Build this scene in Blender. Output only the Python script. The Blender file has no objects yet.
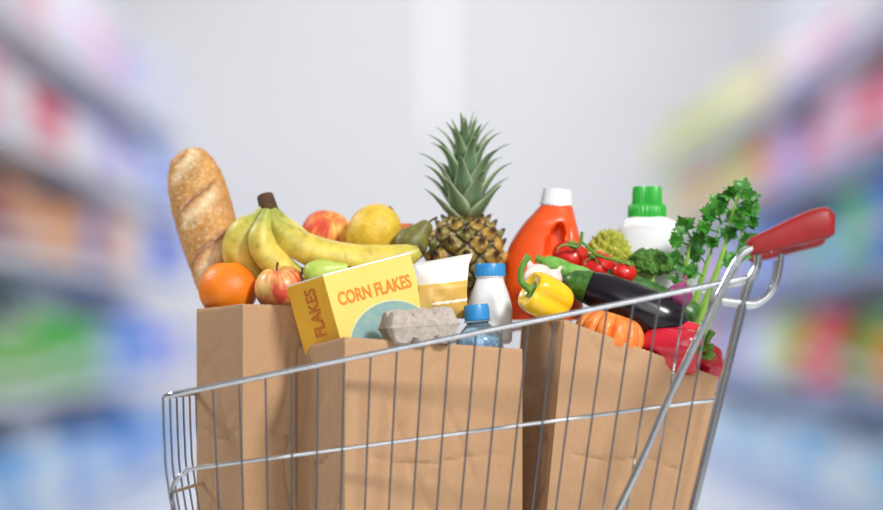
import bpy, bmesh, math, random
from mathutils import Vector, Matrix, noise
random.seed(7)
C = bpy.context.scene.collection
PI = math.pi
D, S, H = 5.0, 0.0014, 0.92          # camera distance to the cart's near side, metres per pixel there, eye height
HOR = 330.0

def P(px, py, Y=0.0):
    s = S*(D+Y)/D
    return Vector(((px-441.5)*s, Y, H+(HOR-py)*s))
def L(p, Y=0.25): return p*S*(D+Y)/D
def lin(h):
    h = h.lstrip('#'); r = []
    for i in (0, 2, 4):
        c = int(h[i:i+2], 16)/255
        r.append(c/12.92 if c <= .04045 else ((c+.055)/1.055)**2.4)
    return tuple(r)
def mixc(a, b, t):
    t = max(0, min(1, t)); return tuple(a[i]*(1-t)+b[i]*t for i in range(3))

# ------------------------------------------------------------------ materials
def M(name, c, c2=None, sc=40, rough=.5, metal=0, bump=0, bsc=300, trans=0, coat=0, sss=0, vcol=False, emit=0, stretch=None, lo=.35, hi=.65):
    m = bpy.data.materials.new(name); m.use_nodes = True
    nt = m.node_tree; b = nt.nodes['Principled BSDF']
    tc = nt.nodes.new('ShaderNodeTexCoord'); vec = tc.outputs['Object']
    if stretch:
        mp = nt.nodes.new('ShaderNodeMapping'); mp.inputs['Scale'].default_value = stretch
        nt.links.new(vec, mp.inputs['Vector']); vec = mp.outputs['Vector']
    n = nt.nodes.new('ShaderNodeTexNoise'); n.inputs['Scale'].default_value = sc; n.inputs['Detail'].default_value = 4
    nt.links.new(vec, n.inputs['Vector'])
    if vcol:
        a = nt.nodes.new('ShaderNodeAttribute'); a.attribute_name = 'Col'
        r = nt.nodes.new('ShaderNodeValToRGB')
        r.color_ramp.elements[0].position = lo; r.color_ramp.elements[0].color = (.78, .76, .74, 1)
        r.color_ramp.elements[1].position = hi; r.color_ramp.elements[1].color = (1, 1, 1, 1)
        nt.links.new(n.outputs['Fac'], r.inputs['Fac'])
        mx = nt.nodes.new('ShaderNodeMix'); mx.data_type = 'RGBA'; mx.blend_type = 'MULTIPLY'
        mx.inputs['Factor'].default_value = 1
        nt.links.new(a.outputs['Color'], mx.inputs[6]); nt.links.new(r.outputs['Color'], mx.inputs[7])
        nt.links.new(mx.outputs[2], b.inputs['Base Color'])
    else:
        r = nt.nodes.new('ShaderNodeValToRGB')
        r.color_ramp.elements[0].position = lo; r.color_ramp.elements[0].color = lin(c)+(1,)
        r.color_ramp.elements[1].position = hi; r.color_ramp.elements[1].color = lin(c2 or c)+(1,)
        nt.links.new(n.outputs['Fac'], r.inputs['Fac']); nt.links.new(r.outputs['Color'], b.inputs['Base Color'])
    b.inputs['Roughness'].default_value = rough; b.inputs['Metallic'].default_value = metal
    b.inputs['Transmission Weight'].default_value = trans; b.inputs['Coat Weight'].default_value = coat
    b.inputs['Coat Roughness'].default_value = .08
    if sss:
        b.inputs['Subsurface Weight'].default_value = sss; b.inputs['Subsurface Scale'].default_value = .01
    if emit:
        b.inputs['Emission Color'].default_value = (1, 1, 1, 1); b.inputs['Emission Strength'].default_value = emit
    if bump:
        n2 = nt.nodes.new('ShaderNodeTexNoise'); n2.inputs['Scale'].default_value = bsc; n2.inputs['Detail'].default_value = 3
        nt.links.new(vec, n2.inputs['Vector'])
        bp = nt.nodes.new('ShaderNodeBump'); bp.inputs['Strength'].default_value = bump; bp.inputs['Distance'].default_value = .002
        nt.links.new(n2.outputs['Fac'], bp.inputs['Height']); nt.links.new(bp.outputs['Normal'], b.inputs['Normal'])
    return m

kraft = M('kraft_paper', 'b8926e', 'b38d69', sc=220, rough=.85, bump=.06, bsc=700)
chrome = M('chrome_wire', 'd4d7da', 'c8cbd0', rough=.16, metal=1)
redplastic = M('red_plastic', '921215', '880f12', rough=.5, bump=.12, bsc=900)
black_rubber = M('dark_rubber', '3a3a3c', '2e2e30', rough=.7)
crust = M('bread_crust', 'ffffff', vcol=True, sc=90, rough=.75, bump=.6, bsc=160, lo=.3, hi=.6)
orangepeel = M('orange_peel', 'f5861a', 'ee7412', sc=25, rough=.4, bump=.35, bsc=380)
fruitskin = M('blushed_skin', 'ffffff', vcol=True, sc=60, rough=.42, coat=.08)
peachskin = M('peach_skin', 'ffffff', vcol=True, sc=80, rough=.6)
bananaskin = M('banana_skin', 'ffffff', vcol=True, sc=50, rough=.45)
melon = M('yellow_rind', 'e6c64a', 'd3ab30', sc=70, rough=.5, bump=.45, bsc=160)
greenpear = M('green_pear_skin', 'b9cc62', 'a4bd4c', sc=60, rough=.4)
darkpear = M('dark_pear_skin', '5d5a24', '7d7a35', sc=70, rough=.5, bump=.2, bsc=200)
brownstem = M('brown_stem', '5b3d22', '43301d', sc=90, rough=.8)
greenstem = M('green_stem', '6c9a35', '4f7f28', sc=90, rough=.5)
pineskin = M('pineapple_rind', 'ffffff', vcol=True, sc=160, rough=.5, bump=.5, bsc=260)
pineleaf = M('pineapple_leaf', 'ffffff', vcol=True, sc=30, rough=.45)
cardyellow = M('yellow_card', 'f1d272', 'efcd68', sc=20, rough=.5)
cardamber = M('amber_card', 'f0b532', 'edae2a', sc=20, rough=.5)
cardwhite = M('white_card', 'f6f3ea', 'efeadf', rough=.6)
inkorange = M('amber_ink', 'dd8620', rough=.5)
inkdeep = M('orange_ink', 'd0701a', rough=.5)
inkteal = M('teal_ink', '82a4a8', '90aea6', sc=60, rough=.5)
inkpale = M('pale_ink', 'd6d8a0', 'd0d298', sc=60, rough=.5)
pouchmat = M('printed_film', 'ffffff', vcol=True, sc=30, rough=.3, lo=.1, hi=.3)
milkplastic = M('milk_plastic', 'eaecef', 'e4e7eb', rough=.3, coat=.2)
bluecap = M('blue_cap', '2d8fd0', '2a86c6', rough=.35)
waterplastic = M('blue_clear_plastic', 'bfe4fa', 'b0dcf8', rough=.06, trans=.85)
pulp = M('egg_carton_pulp', 'bfb4aa', 'a99e93', sc=140, rough=.9, bump=.8, bsc=400)
detorange = M('orange_plastic', 'f4591c', 'f05014', sc=10, rough=.32, coat=.2)
detwhite = M('white_plastic', 'e8eaed', 'e2e5e9', sc=10, rough=.3, coat=.2)
capwhite = M('white_cap', 'e6e8eb', 'dee1e6', rough=.4)
capgreen = M('green_cap', '2fae3a', '27a032', rough=.35)
romanesco_m = M('romanesco_green', 'c0c04a', '8e9832', sc=120, rough=.6, bump=.3, bsc=300)
broccoli_m = M('broccoli_green', '5c8a34', '3c6a26', sc=160, rough=.8, bump=.9, bsc=420)
broccoli_stalk = M('broccoli_stalk', 'a4c070', '8fb05c', rough=.6)
tomatored = M('tomato_red', 'd9261a', 'c91d14', sc=30, rough=.28, coat=.2)
garlicm = M('garlic_skin', 'f1e8e0', 'dfc6c4', sc=60, rough=.5, stretch=(1, 1, .2))
yellowpep = M('yellow_pepper', 'f9cc1e', 'f6bf14', sc=20, rough=.25, coat=.35)
redpep = M('red_pepper', 'da2038', 'c4182e', sc=20, rough=.2, coat=.5)
aubergine = M('eggplant_skin', '120a16', '0c0710', sc=20, rough=.24, coat=.05)
zucch = M('zucchini_skin', '2a521e', '457530', sc=120, rough=.35)
lightzucch = M('pale_zucchini_skin', '5f9a3c', '84b95a', sc=90, rough=.35)
squashm = M('orange_squash_skin', 'f0924a', 'e5752a', sc=70, rough=.4, bump=.2, bsc=200)
onionm = M('red_onion_skin', '9c4678', '7a305f', sc=40, rough=.3, stretch=(6, 6, .6))
celerystalk = M('celery_stalk', '90b850', '7aa640', sc=60, rough=.4)
celeryleaf = M('celery_leaf', '4a8f2c', '296c1d', sc=60, rough=.4)

# ------------------------------------------------------------------ mesh helpers
def NB(): return bmesh.new()
def obj(name, bm, mats, parent=None, smooth=True, world=False, ang=45):
    if world and parent is not None:
        bmesh.ops.translate(bm, vec=-parent.location, verts=bm.verts)
    bmesh.ops.recalc_face_normals(bm, faces=bm.faces)
    me = bpy.data.meshes.new(name); bm.to_mesh(me); bm.free()
    for m in (mats if isinstance(mats, (list, tuple)) else [mats]): me.materials.append(m)
    if smooth:
        for p in me.polygons: p.use_smooth = True
        me.set_sharp_from_angle(angle=math.radians(ang))
    o = bpy.data.objects.new(name, me); C.objects.link(o)
    if parent is not None: o.parent = parent
    return o
def tag(o, label=None, cat=None, group=None, kind=None):
    if label: o['label'] = label
    if cat: o['category'] = cat
    if group: o['group'] = group
    if kind: o['kind'] = kind
    return o
def thing(name, label, cat, loc=(0, 0, 0), group=None, mtx=None):
    o = bpy.data.objects.new(name, None); C.objects.link(o); o.empty_display_size = .03
    o.location = loc
    if mtx is not None: o.matrix_world = Matrix.Translation(Vector(loc)) @ mtx
    return tag(o, label, cat, group)
def resample(pts, rads, sub):
    n = len(pts); out = []; ro = []
    if not isinstance(rads, (list, tuple)): rads = [rads]*n
    def cr(a, b, c, d, t): return .5*((2*b)+(c-a)*t+(2*a-5*b+4*c-d)*t*t+(3*b-a-3*c+d)*t**3)
    for i in range(n-1):
        i0, i3 = max(0, i-1), min(n-1, i+2)
        for k in range(sub):
            t = k/sub
            out.append(cr(pts[i0], pts[i], pts[i+1], pts[i3], t))
            ro.append(max(.0001, cr(rads[i0], rads[i], rads[i+1], rads[i3], t)))
    out.append(pts[-1].copy()); ro.append(rads[-1])
    return out, ro
def sweep(bm, pts, rads, n=12, sub=6, ell=(1, 1), ref=(0, -1, 0), mod=None, caps=True):
    pts = [Vector(p) for p in pts]
    if sub > 1: pts, rads = resample(pts, rads, sub)
    elif not isinstance(rads, (list, tuple)): rads = [rads]*len(pts)
    N = len(pts); rings = []; nrm = None
    for i, p in enumerate(pts):
        t = (pts[min(N-1, i+1)]-pts[max(0, i-1)])
        if t.length < 1e-9: t = Vector((0, 0, 1))
        t.normalize()
        if nrm is None:
            nrm = Vector(ref)-t*Vector(ref).dot(t)
            if nrm.length < 1e-3: nrm = t.orthogonal()
        else: nrm = nrm-t*nrm.dot(t)
        nrm.normalize(); bi = t.cross(nrm)
        ring = []
        for k in range(n):
            a = 2*PI*k/n; r = rads[i]*(mod(a, i/(N-1)) if mod else 1)
            ring.append(bm.verts.new(p+nrm*(math.cos(a)*r*ell[0])+bi*(math.sin(a)*r*ell[1])))
        rings.append(ring)
    for i in range(N-1):
        for k in range(n):
            bm.faces.new((rings[i][k], rings[i][(k+1) % n], rings[i+1][(k+1) % n], rings[i+1][k]))
    if caps:
        bm.faces.new(rings[0][::-1]); bm.faces.new(rings[-1])
    return rings
def lathe(bm, prof, n=32, mtx=None, mod=None, mi=0):
    rings = []
    for r, z in prof:
        if r < 1e-5: rings.append([bm.verts.new((0, 0, z))])
        else:
            rings.append([bm.verts.new(((r*(mod(2*PI*k/n, z) if mod else 1))*math.cos(2*PI*k/n), (r*(mod(2*PI*k/n, z) if mod else 1))*math.sin(2*PI*k/n), z)) for k in range(n)])
    for i in range(len(rings)-1):
        a, b = rings[i], rings[i+1]
        for k in range(n):
            k2 = (k+1) % n
            if len(a) == 1 and len(b) == 1: break
            if len(a) == 1: f = bm.faces.new((a[0], b[k], b[k2]))
            elif len(b) == 1: f = bm.faces.new((a[k], a[k2], b[0]))
            else: f = bm.faces.new((a[k], a[k2], b[k2], b[k]))
            f.material_index = mi
    for r in (rings[0], rings[-1]):
        if len(r) > 1: bm.faces.new(r).material_index = mi
    if mtx is not None: bmesh.ops.transform(bm, matrix=mtx, verts=[v for r in rings for v in r])
    return rings
def spherical(bm, fn, nu=48, nv=28, col=None):
    """fn(theta, phi) -> point, phi 0 at the top; col(theta, phi, co) -> rgb"""
    lay = bm.verts.layers.float_color.new('Col') if col else None
    def nvx(th, ph):
        v = bm.verts.new(fn(th, ph))
        if lay: v[lay] = tuple(col(th, ph, v.co))+(1,)
        return v
    top = nvx(0, 0); bot = nvx(0, PI)
    rows = [[nvx(2*PI*i/nu, PI*j/nv) for i in range(nu)] for j in range(1, nv)]
    for i in range(nu):
        i2 = (i+1) % nu
        bm.faces.new((top, rows[0][i], rows[0][i2])); bm.faces.new((bot, rows[-1][i2], rows[-1][i]))
        for j in range(nv-2): bm.faces.new((rows[j][i], rows[j+1][i], rows[j+1][i2], rows[j][i2]))
def box(bm, x0, x1, y0, y1, z0, z1, mi=0):
    v = [bm.verts.new((x, y, z)) for x in (x0, x1) for y in (y0, y1) for z in (z0, z1)]
    for q in ((0, 1, 3, 2), (4, 6, 7, 5), (0, 4, 5, 1), (2, 3, 7, 6), (0, 2, 6, 4), (1, 5, 7, 3)):
        bm.faces.new([v[i] for i in q]).material_index = mi
    return v
def bevel(bm, w, seg=2): bmesh.ops.bevel(bm, geom=list(bm.edges), offset=w, segments=seg, affect='EDGES', profile=.5)
def loftrings(bm, rings, n=40, p=2.6):
    """rings: (z, cx, cy, rx, ry) super-ellipse sections"""
    R = []
    for z, cx, cy, rx, ry in rings:
        rr = []
        for k in range(n):
            a = 2*PI*k/n; c, s = math.cos(a), math.sin(a)
            rr.append(bm.verts.new((cx+rx*math.copysign(abs(c)**(2/p), c), cy+ry*math.copysign(abs(s)**(2/p), s), z)))
        R.append(rr)
    for i in range(len(R)-1):
        for k in range(n): bm.faces.new((R[i][k], R[i][(k+1) % n], R[i+1][(k+1) % n], R[i+1][k]))
    bm.faces.new(R[0][::-1]); bm.faces.new(R[-1])
    return R
def RX(d): return Matrix.Rotation(math.radians(d), 4, 'X')
def RY(d): return Matrix.Rotation(math.radians(d), 4, 'Y')
def RZ(d): return Matrix.Rotation(math.radians(d), 4, 'Z')
def nz(v, s): return noise.noise(Vector(v)*s)

# ------------------------------------------------------------------ the setting
def struct(name, bm, m): return tag(obj(name, bm, m, smooth=False), kind='structure')
floor_m = M('pale_floor', 'e6e8ea', 'e0e2e5', sc=2, rough=.25)
wall_m = M('pale_wall', 'dcdcde', 'd7d7d9', sc=.6, rough=.8)
wall_l = M('side_wall', 'e0e0ea', 'dadbe6', sc=.6, rough=.8)
b = NB(); box(b, -3.2, 3.2, -7, 29.2, -.1, 0); struct('floor', b, floor_m)
b = NB(); box(b, -3.2, 3.2, 29, 29.2, 0, 5.2); struct('wall_back', b, wall_m)
b = NB(); box(b, -3.2, -3.0, 5, 29, 0, 4); struct('wall_left', b, wall_l)
b = NB(); box(b, 3.0, 3.2, 5, 29, 0, 4); struct('wall_right', b, wall_l)
lamp_m = M('lamp_glow', 'ffffff', emit=.26)
t = thing('wall_lamp', 'tall blurred white light strip on the far wall above the pineapple', 'light', (-.03, 29, 2.75))
b = NB(); box(b, -.05, .05, -.05, -.001, 0, 2.4); bevel(b, .01, 1); obj('housing', b, wall_m, t, smooth=False)
b = NB(); box(b, -.035, .035, -.06, -.051, .04, 2.36); obj('diffuser', b, lamp_m, t, smooth=False)

shelf_w = M('shelf_white', 'eef0f6', 'e8ebf3', rough=.5)
shelf_b = M('shelf_blue', 'a8b9ea', '9eb0e4', rough=.5)
shelf_bk = M('shelf_back', 'c8d4ee', 'c0cde9', rough=.7)
def bay(side, x, y0, ln, levels, top, rail, label, group):
    s = 1 if side == 'R' else -1
    t = thing('store_shelf', label, 'shelf', (x, y0, 0), group)
    dpt = .5*s
    def bx(name, a0, a1, c0, c1, z0, z1, m, par):
        b = NB(); box(b, min(a0, a1), max(a0, a1), c0, c1, z0, z1); return obj(name, b, m, par, smooth=False)
    bx('back_panel', dpt, dpt+.03*s, 0, ln, 0, top, shelf_bk, t)
    bx('upright', dpt-.05*s, dpt, 0, .04, 0, top, shelf_w, t); bx('upright', dpt-.05*s, dpt, ln-.04, ln, 0, top, shelf_w, t)
    for i, z in enumerate(levels):
        sh = bx('shelf_board', .054*s, dpt, .003, ln-.003, z-.02, z, shelf_w, t)
        bx('price_rail', .05*s, .054*s, .003, ln-.003, z-.035, z+.015, rail, sh)
    bx('base_plinth', .05*s, dpt, .003, ln-.003, 0, levels[0]-.03, shelf_bk, t)
    return t
def copy_tree(o, parent=None):
    c = o.copy(); C.objects.link(c); c.parent = parent
    for ch in list(o.children): copy_tree(ch, c)
    return c
LV = [.14, .66, 1.2, 1.64, 2.1]; RV = [.14, .66, 1.17, 1.64, 2.1]
p0 = bay('L', -1.53, 6.6, 2.25, LV, 2.6, shelf_w, 'blurred white shelving bay along the left side of the aisle', 'shelving bays on the left')
for i in range(1, 5):
    c = copy_tree(p0); c.location.y = 6.6+2.25*i
p0 = bay('R', 1.63, 6.6, 2.25, RV, 2.6, shelf_b, 'blurred shelving bay with blue shelf edges along the right side of the aisle', 'shelving bays on the right')
for i in range(1, 8):
    c = copy_tree(p0); c.location.y = 6.6+2.25*i

pm = {}
def pmat(h):
    if h not in pm: pm[h] = M('packaging_'+h, h, rough=.5)
    return pm[h]
pmesh = {}
def product_mesh(kind, h):
    if (kind, h) in pmesh: return pmesh[kind, h]
    b = NB()
    if kind == 'carton':
        box(b, -.12, .12, -.16, .16, 0, .33); bevel(b, .006, 1)
        box(b, -.123, .123, -.13, .13, .13, .18, 1)
    elif kind == 'bottle':
        lathe(b, [(0, 0), (.13, 0), (.14, .02), (.14, .22), (.12, .27), (.06, .31), (.05, .32)], 20)
        lathe(b, [(.142, .09), (.142, .13)], 20, mi=1); lathe(b, [(.06, .315), (.06, .36), (0, .36)], 20, mi=1)
    else:
        loftrings(b, [(0, 0, 0, .1, .16), (.05, 0, 0, .12, .17), (.2, 0, 0, .1, .16), (.31, 0, 0, .02, .16), (.34, 0, 0, .006, .16)], 24)
        box(b, -.122, .122, -.08, .08, .08, .13, 1)
    me = bpy.data.meshes.new(kind); bmesh.ops.recalc_face_normals(b, faces=b.faces); b.to_mesh(me); b.free()
    me.materials.append(pmat(h)); me.materials.append(pmat('f2f2f4'))
    pmesh[kind, h] = me; return me
def cname(h):
    r, g, bl = [int(h[i:i+2], 16) for i in (0, 2, 4)]
    mx, mn = max(r, g, bl), min(r, g, bl)
    if mx-mn < 26: return 'whitish' if mx > 200 else 'grey'
    import colorsys
    hh = colorsys.rgb_to_hsv(r/255, g/255, bl/255)[0]*360
    n = 'red' if hh < 18 or hh > 345 else 'orange' if hh < 40 else 'yellow' if hh < 66 else 'green' if hh < 165 else 'blue' if hh < 238 else 'purple' if hh < 290 else 'pink'
    return ('pale ' if mn > 170 else 'dark ' if mx < 130 else '')+n
LC = {4: 'ecebf6 fbc4d6 f6f4fa d0ccf8 f4b4d0 c0bcf8 f0eef8 ccd8f8 e8e8f4 d4dff8'.split(),
      3: 'fbb4cc faf6f9 ec5478 f8f8fc d4caf8 8c80ec f4f4fa a8c4fa 5c90fa c4d8fc'.split(),
      2: '903040 304ca4 e8a878 f0a040 4060c0 e8ecf8 2050d0 0c50d8 3070f0 206cf0'.split(),
      1: '209850 78c060 e0c87c 48b848 8cb4ec f0d068 4c8ce8 1c9cf0 0068fc 0070ff'.split(),
      0: 'd0e8fc 84c0f8 ecf4fc 68a8f4 b4d6fc 509cf0 dcecfc 84c0fc 64a4f4 acd6fc'.split()}
RC = {4: 'eceffc fad4e8 c8ccfc faeaf4 f4b4d0 fccca8 fce89c e4e088 d8dc70 d0d460 c8cc58 c0c450 d8d894 d0d460 c8cc58 c0c450'.split(),
      3: '78e068 fcc4e0 ff5880 ffb828 ff68a4 ff84a8 e890f0 b8b0fc ff7868 e8d450 d4d860 d8d458 d0c054 c4c84c d4d860 d8d880'.split(),
      2: '1840c4 2068e0 30bc80 68b8f8 f84480 a884ec f87ca8 509cfc a0c8fc f88ca8 b0d2fc d0e2fa dce8f8 d0e2fa dce8f8 d0e2fa'.split(),
      1: 'fc4410 f49010 50a810 a8d818 ec1810 48c028 fcc408 68b0f8 f42828 9ccafc d0e2fa b8d6f8 d0e2fa dce8f8 d0e2fa dce8f8'.split(),
      0: '5cbc28 a0d4f8 48b010 d4eafc 94cefc e0eefc b0dafc d4eafc a0d4f8 e0eefc b0dafc d4eafc d0e2fa dce8f8 d0e2fa dce8f8'.split()}
lvl = ['bottom', 'lower', 'middle', 'upper', 'top']
rs = random.Random(5)
def stock(side, x, y0, n, levels, cols):
    s = 1 if side == 'R' else -1; word = 'right' if s > 0 else 'left'
    for li, z in enumerate(levels):
        blk = -1; h = None; off = rs.randint(0, 2)
        for k in range(n):
            if (k+off)//3 != blk:
                blk = (k+off)//3; kind = rs.choice(('carton', 'bottle', 'pouch')); hz_ = rs.uniform(.74, 1.1)
                h = cols[li][min(len(cols[li])-1, max(0, k//3+(rs.choice((-2, -1, 1, 2)) if rs.random() < .4 else 0)))]
                if rs.random() < .08: h = 'f4f4f8'
            o = bpy.data.objects.new({'carton': 'grocery_carton', 'bottle': 'grocery_bottle', 'pouch': 'grocery_pouch'}[kind], product_mesh(kind, h))
            C.objects.link(o)
            o.location = (x+s*.20, y0+.2+k*.3735+(.02 if k % 2 else 0), z+.0005); o.scale = (1, 1, hz_)
            cn = cname(h)
            tag(o, f'blurred {cn} {kind} on the {lvl[li]} shelf along the {word} side of the aisle', kind, f'{cn} {kind}s, {lvl[li]} {word} shelf')
stock('L', -1.53, 6.6, 29, LV, LC); stock('R', 1.63, 6.6, 47, RV, RC)

# ------------------------------------------------------------------ paper bags
FZ = .487
def bag(label, A, B_, Cc, botpx=None, seed=0, crease=.012):
    Dd = B_+Cc-A
    top = [A, B_, Dd, Cc]
    bot = [Vector((v.x, v.y, FZ)) for v in top]
    if botpx:
        for i, dx in enumerate(botpx): bot[i].x += dx
    n, m = 72, 72; b = NB(); cols = []
    ctr = (A+B_+Cc+Dd)/4
    for si in range(4):
        p0, p1 = top[si], top[(si+1) % 4]; q0, q1 = bot[si], bot[(si+1) % 4]
        nrm = Vector(((p1-p0).y, -(p1-p0).x, 0)).normalized()
        for k in range(n):
            s = k/n; col = []
            for j in range(m+1):
                tt = j/m
                p = (q0.lerp(q1, s)).lerp(p0.lerp(p1, s), tt)
                w = min(1, 2.2*math.sin(PI*s))*math.sin(PI*s)**.4 if s else 0
                low = 1-.75*tt**4
                d = w*(.004*math.sin(PI*tt)+.004*low*noise.noise(Vector((p.x*8+seed*7, p.y*8, p.z*6)))+.0009*low*noise.noise(Vector((p.x*30, p.y*30+seed, p.z*22))))
                # sharp paper creases where a noise field crosses zero
                for fr, am, of in ((8, .0052, 3), (15, .0026, 11)):
                    f = noise.noise(Vector((p.x*fr+seed*of, p.y*fr, p.z*fr*.6+of)))
                    d -= w*low*am*max(0, 1-abs(f)/.10)
                d -= w*.004*max(0, 1-abs(tt-.60-.02*math.sin(7*s+seed))/.016)
                if si in (1, 3): d -= crease*(1-abs(2*s-1))*(.25+.75*tt)
                p = p+nrm*d
                if j == m: p.z += (.0007 if k % 2 else -.0007)
                col.append(b.verts.new(p))
            cols.append(col)
    N = len(cols)
    for i in range(N):
        for j in range(m): b.faces.new((cols[i][j], cols[(i+1) % N][j], cols[(i+1) % N][j+1], cols[i][j+1]))
    b.faces.new([c[0] for c in cols][::-1])
    loc = Vector((ctr.x, ctr.y, FZ)); bmesh.ops.translate(b, vec=-loc, verts=b.verts)
    o = obj('paper_bag', b, kraft, ang=25); o.location = loc
    sd = o.modifiers.new('thickness', 'SOLIDIFY'); sd.thickness = .0011; sd.offset = 0
    return tag(o, label, 'paper bag', 'brown paper bags in the cart')
bag('brown paper bag at the front end of the cart holding the baguette and orange', P(243, 304, .195), P(375, 308, .275), P(197, 309, .305), None, 1, .006)
bag('brown paper bag nearest the viewer, holding the cereal box and egg carton', P(345, 337, .05), P(522, 349, .159), P(298, 347, .205), None, 2, .006)
bag('tilted brown paper bag beside the cart handle, full of vegetables', P(565, 320, .13), P(718, 377, .23), P(522, 323, .30), (-.042, -.078, -.06, -.03), 3, .012)

# ------------------------------------------------------------------ shopping cart
SH = .04
cart = thing('shopping_cart', 'chrome wire shopping cart with red handle carrying the paper bags', 'shopping cart', (0, .25, 0))
def far(v, w=.49): return Vector((v.x+SH, v.y+w, v.z))
def wire(name, pts, r, n=8, sub=1, m=chrome, par=cart):
    b = NB(); sweep(b, pts, r, n, sub); return obj(name, b, m, par, world=True)
def rnd(a, b_, c, r, k=5):           # rounded corner a-b-c
    d1 = (a-b_).normalized()*r; d2 = (c-b_).normalized()*r
    return [((1-t)**2)*(b_+d1)+2*t*(1-t)*b_+(t*t)*(b_+d2) for t in [i/k for i in range(k+1)]]
def railz(px): return 396-(px-166)*(396-277)/(750-166)
nr, nf = P(750, 277), P(163, 396.6); ff, fr = far(nf), far(nr)
wire('basket_rim', [nr]+rnd(nr, nf, ff, .03)+rnd(nf, ff, fr, .03)+[fr, nr], .0042, 10)
for f in (0, 1):
    pts = [P(715, 400), P(560, 420), P(380, 444), P(205, 467), P(186, 472), P(175, 482), P(172, 497), P(176, 520), P(192, 640)]
    if f: pts = [far(p) for p in pts]
    wire('middle_rail', pts, .0029, 8, 5)
a_, b2 = P(172, 492), far(P(172, 492)); wire('front_rail', [a_, b2], .0028)
fl = [P(196, 644), P(660, 644)]
q = [fl[0], fl[1], far(fl[1]), far(fl[0])]
for v in q: v.z = .4785
wire('floor_frame', [q[0], q[1], q[2], q[3], q[0]], .004, 8)
b = NB()
for i in range(1, 16):
    t_ = i/16; sweep(b, [q[0].lerp(q[3], t_)+Vector((0, 0, .005)), q[1].lerp(q[2], t_)+Vector((0, 0, .005))], .0017, 6, 1)
for i in range(1, 8):
    t_ = i/8; sweep(b, [q[0].lerp(q[1], t_)+Vector((0, 0, .002)), q[3].lerp(q[2], t_)+Vector((0, 0, .002))], .0019, 6, 1)
obj('basket_floor', b, chrome, cart, world=True)
def wbot(px):
    u = (px-213)/(720-213); return 226+u*(656-226)
xs = [213+26.3*i for i in range(20)]
for f in (0, 1):
    for i, x in enumerate(xs):
        a = P(x, railz(x)); c = P(wbot(x), 644); c.z = .479; mid = a.lerp(c, .45)+Vector((0, -.004, 0))
        pts = [a, mid, c]
        if f: pts = [far(p) for p in pts]
        wire('side_wire', pts, .0016, 6, 3)
for i in range(9):
    u = i/8
    a = nf.lerp(ff, u); c = q[0].lerp(q[3], u)
    k = P(172, 492).lerp(far(P(172, 492)), u)+Vector((-.004, 0, 0))
    wire('front_wire', [a, a.lerp(k, .5)+Vector((-.002, 0, 0)), k, c], .0017, 6, 4)
for i in range(1, 9):
    u = i/9; wire('gate_wire', [nr.lerp(fr, u), q[1].lerp(q[2], u)], .0016, 6)
sq = lambda a, u: .45+.55*(abs(math.cos(a))**5+abs(math.sin(a))**5)**(-.2)
for f in (0, 1):
    g = (lambda v: far(v, .50)) if f else (lambda v: Vector((v.x, v.y-.009, v.z)))
    A1 = [P(430, 880), P(618, 509), P(668, 399), P(722, 288), P(737, 260), P(747, 250), P(760, 247), P(772, 249)]
    wire('handle_strut', [g(p) for p in A1], .0055, 12, 5)
    B1 = [P(600, 880), P(692, 509), P(735, 335), P(748, 285), P(757, 266), P(757, 255)]
    g2 = (lambda v: far(v, .488)) if f else (lambda v: Vector((v.x, v.y-.004, v.z)))
    wire('handle_post', [g2(p) for p in B1], .0058, 12, 5)
    Cc = [P(781, 254), P(778, 275), P(771, 292), P(757, 303), P(738, 302), P(722, 300)]
    wire('handle_hook', [g2(p) for p in Cc], .0048, 12, 6)
    base = [P(240, 880), P(300, 884), P(430, 884), P(620, 884)]
    wire('chassis_rail', [g2(p) for p in base], .011, 12, 3)
    b = NB()
    gp = [P(748, 248), P(751, 247), P(756, 245.5), P(772, 240.5), P(792, 233), P(812, 226), P(824, 223), P(830, 222), P(833, 221.5), P(834.5, 221.5)]
    gr = [.009, .0125, .0145, .0175, .0205, .0235, .0235, .0205, .0145, .008]
    sweep(b, [g2(p) for p in gp], gr, 32, 5, ell=(.8, .95), mod=sq)
    obj('handle_grip', b, redplastic, cart, world=True)
b = NB(); e0 = P(808, 228); sweep(b, [e0, far(e0, .488)], .014, 18, 1); obj('handle_bar', b, redplastic, cart, world=True)
wire('cross_bar', [P(300, 884), far(P(300, 884))], .009); wire('cross_bar', [P(600, 884), far(P(600, 884))], .009)
for px, f in ((262, 0), (262, 1), (605, 0), (605, 1)):
    p = P(px, 884); p = far(p) if f else p
    b = NB(); sweep(b, [p, Vector((p.x+.01, p.y, .07))], [.012, .016], 12, 1); k = obj('caster_fork', b, chrome, cart, world=True)
    b = NB(); lathe(b, [(0, -.014), (.055, -.014), (.062, -.008), (.062, .008), (.055, .014), (0, .014)], 32, Matrix.Translation((p.x+.015, p.y, .062)) @ RX(90))
    bmesh.ops.translate(b, vec=-cart.location, verts=b.verts); obj('wheel', b, black_rubber, k)

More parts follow.
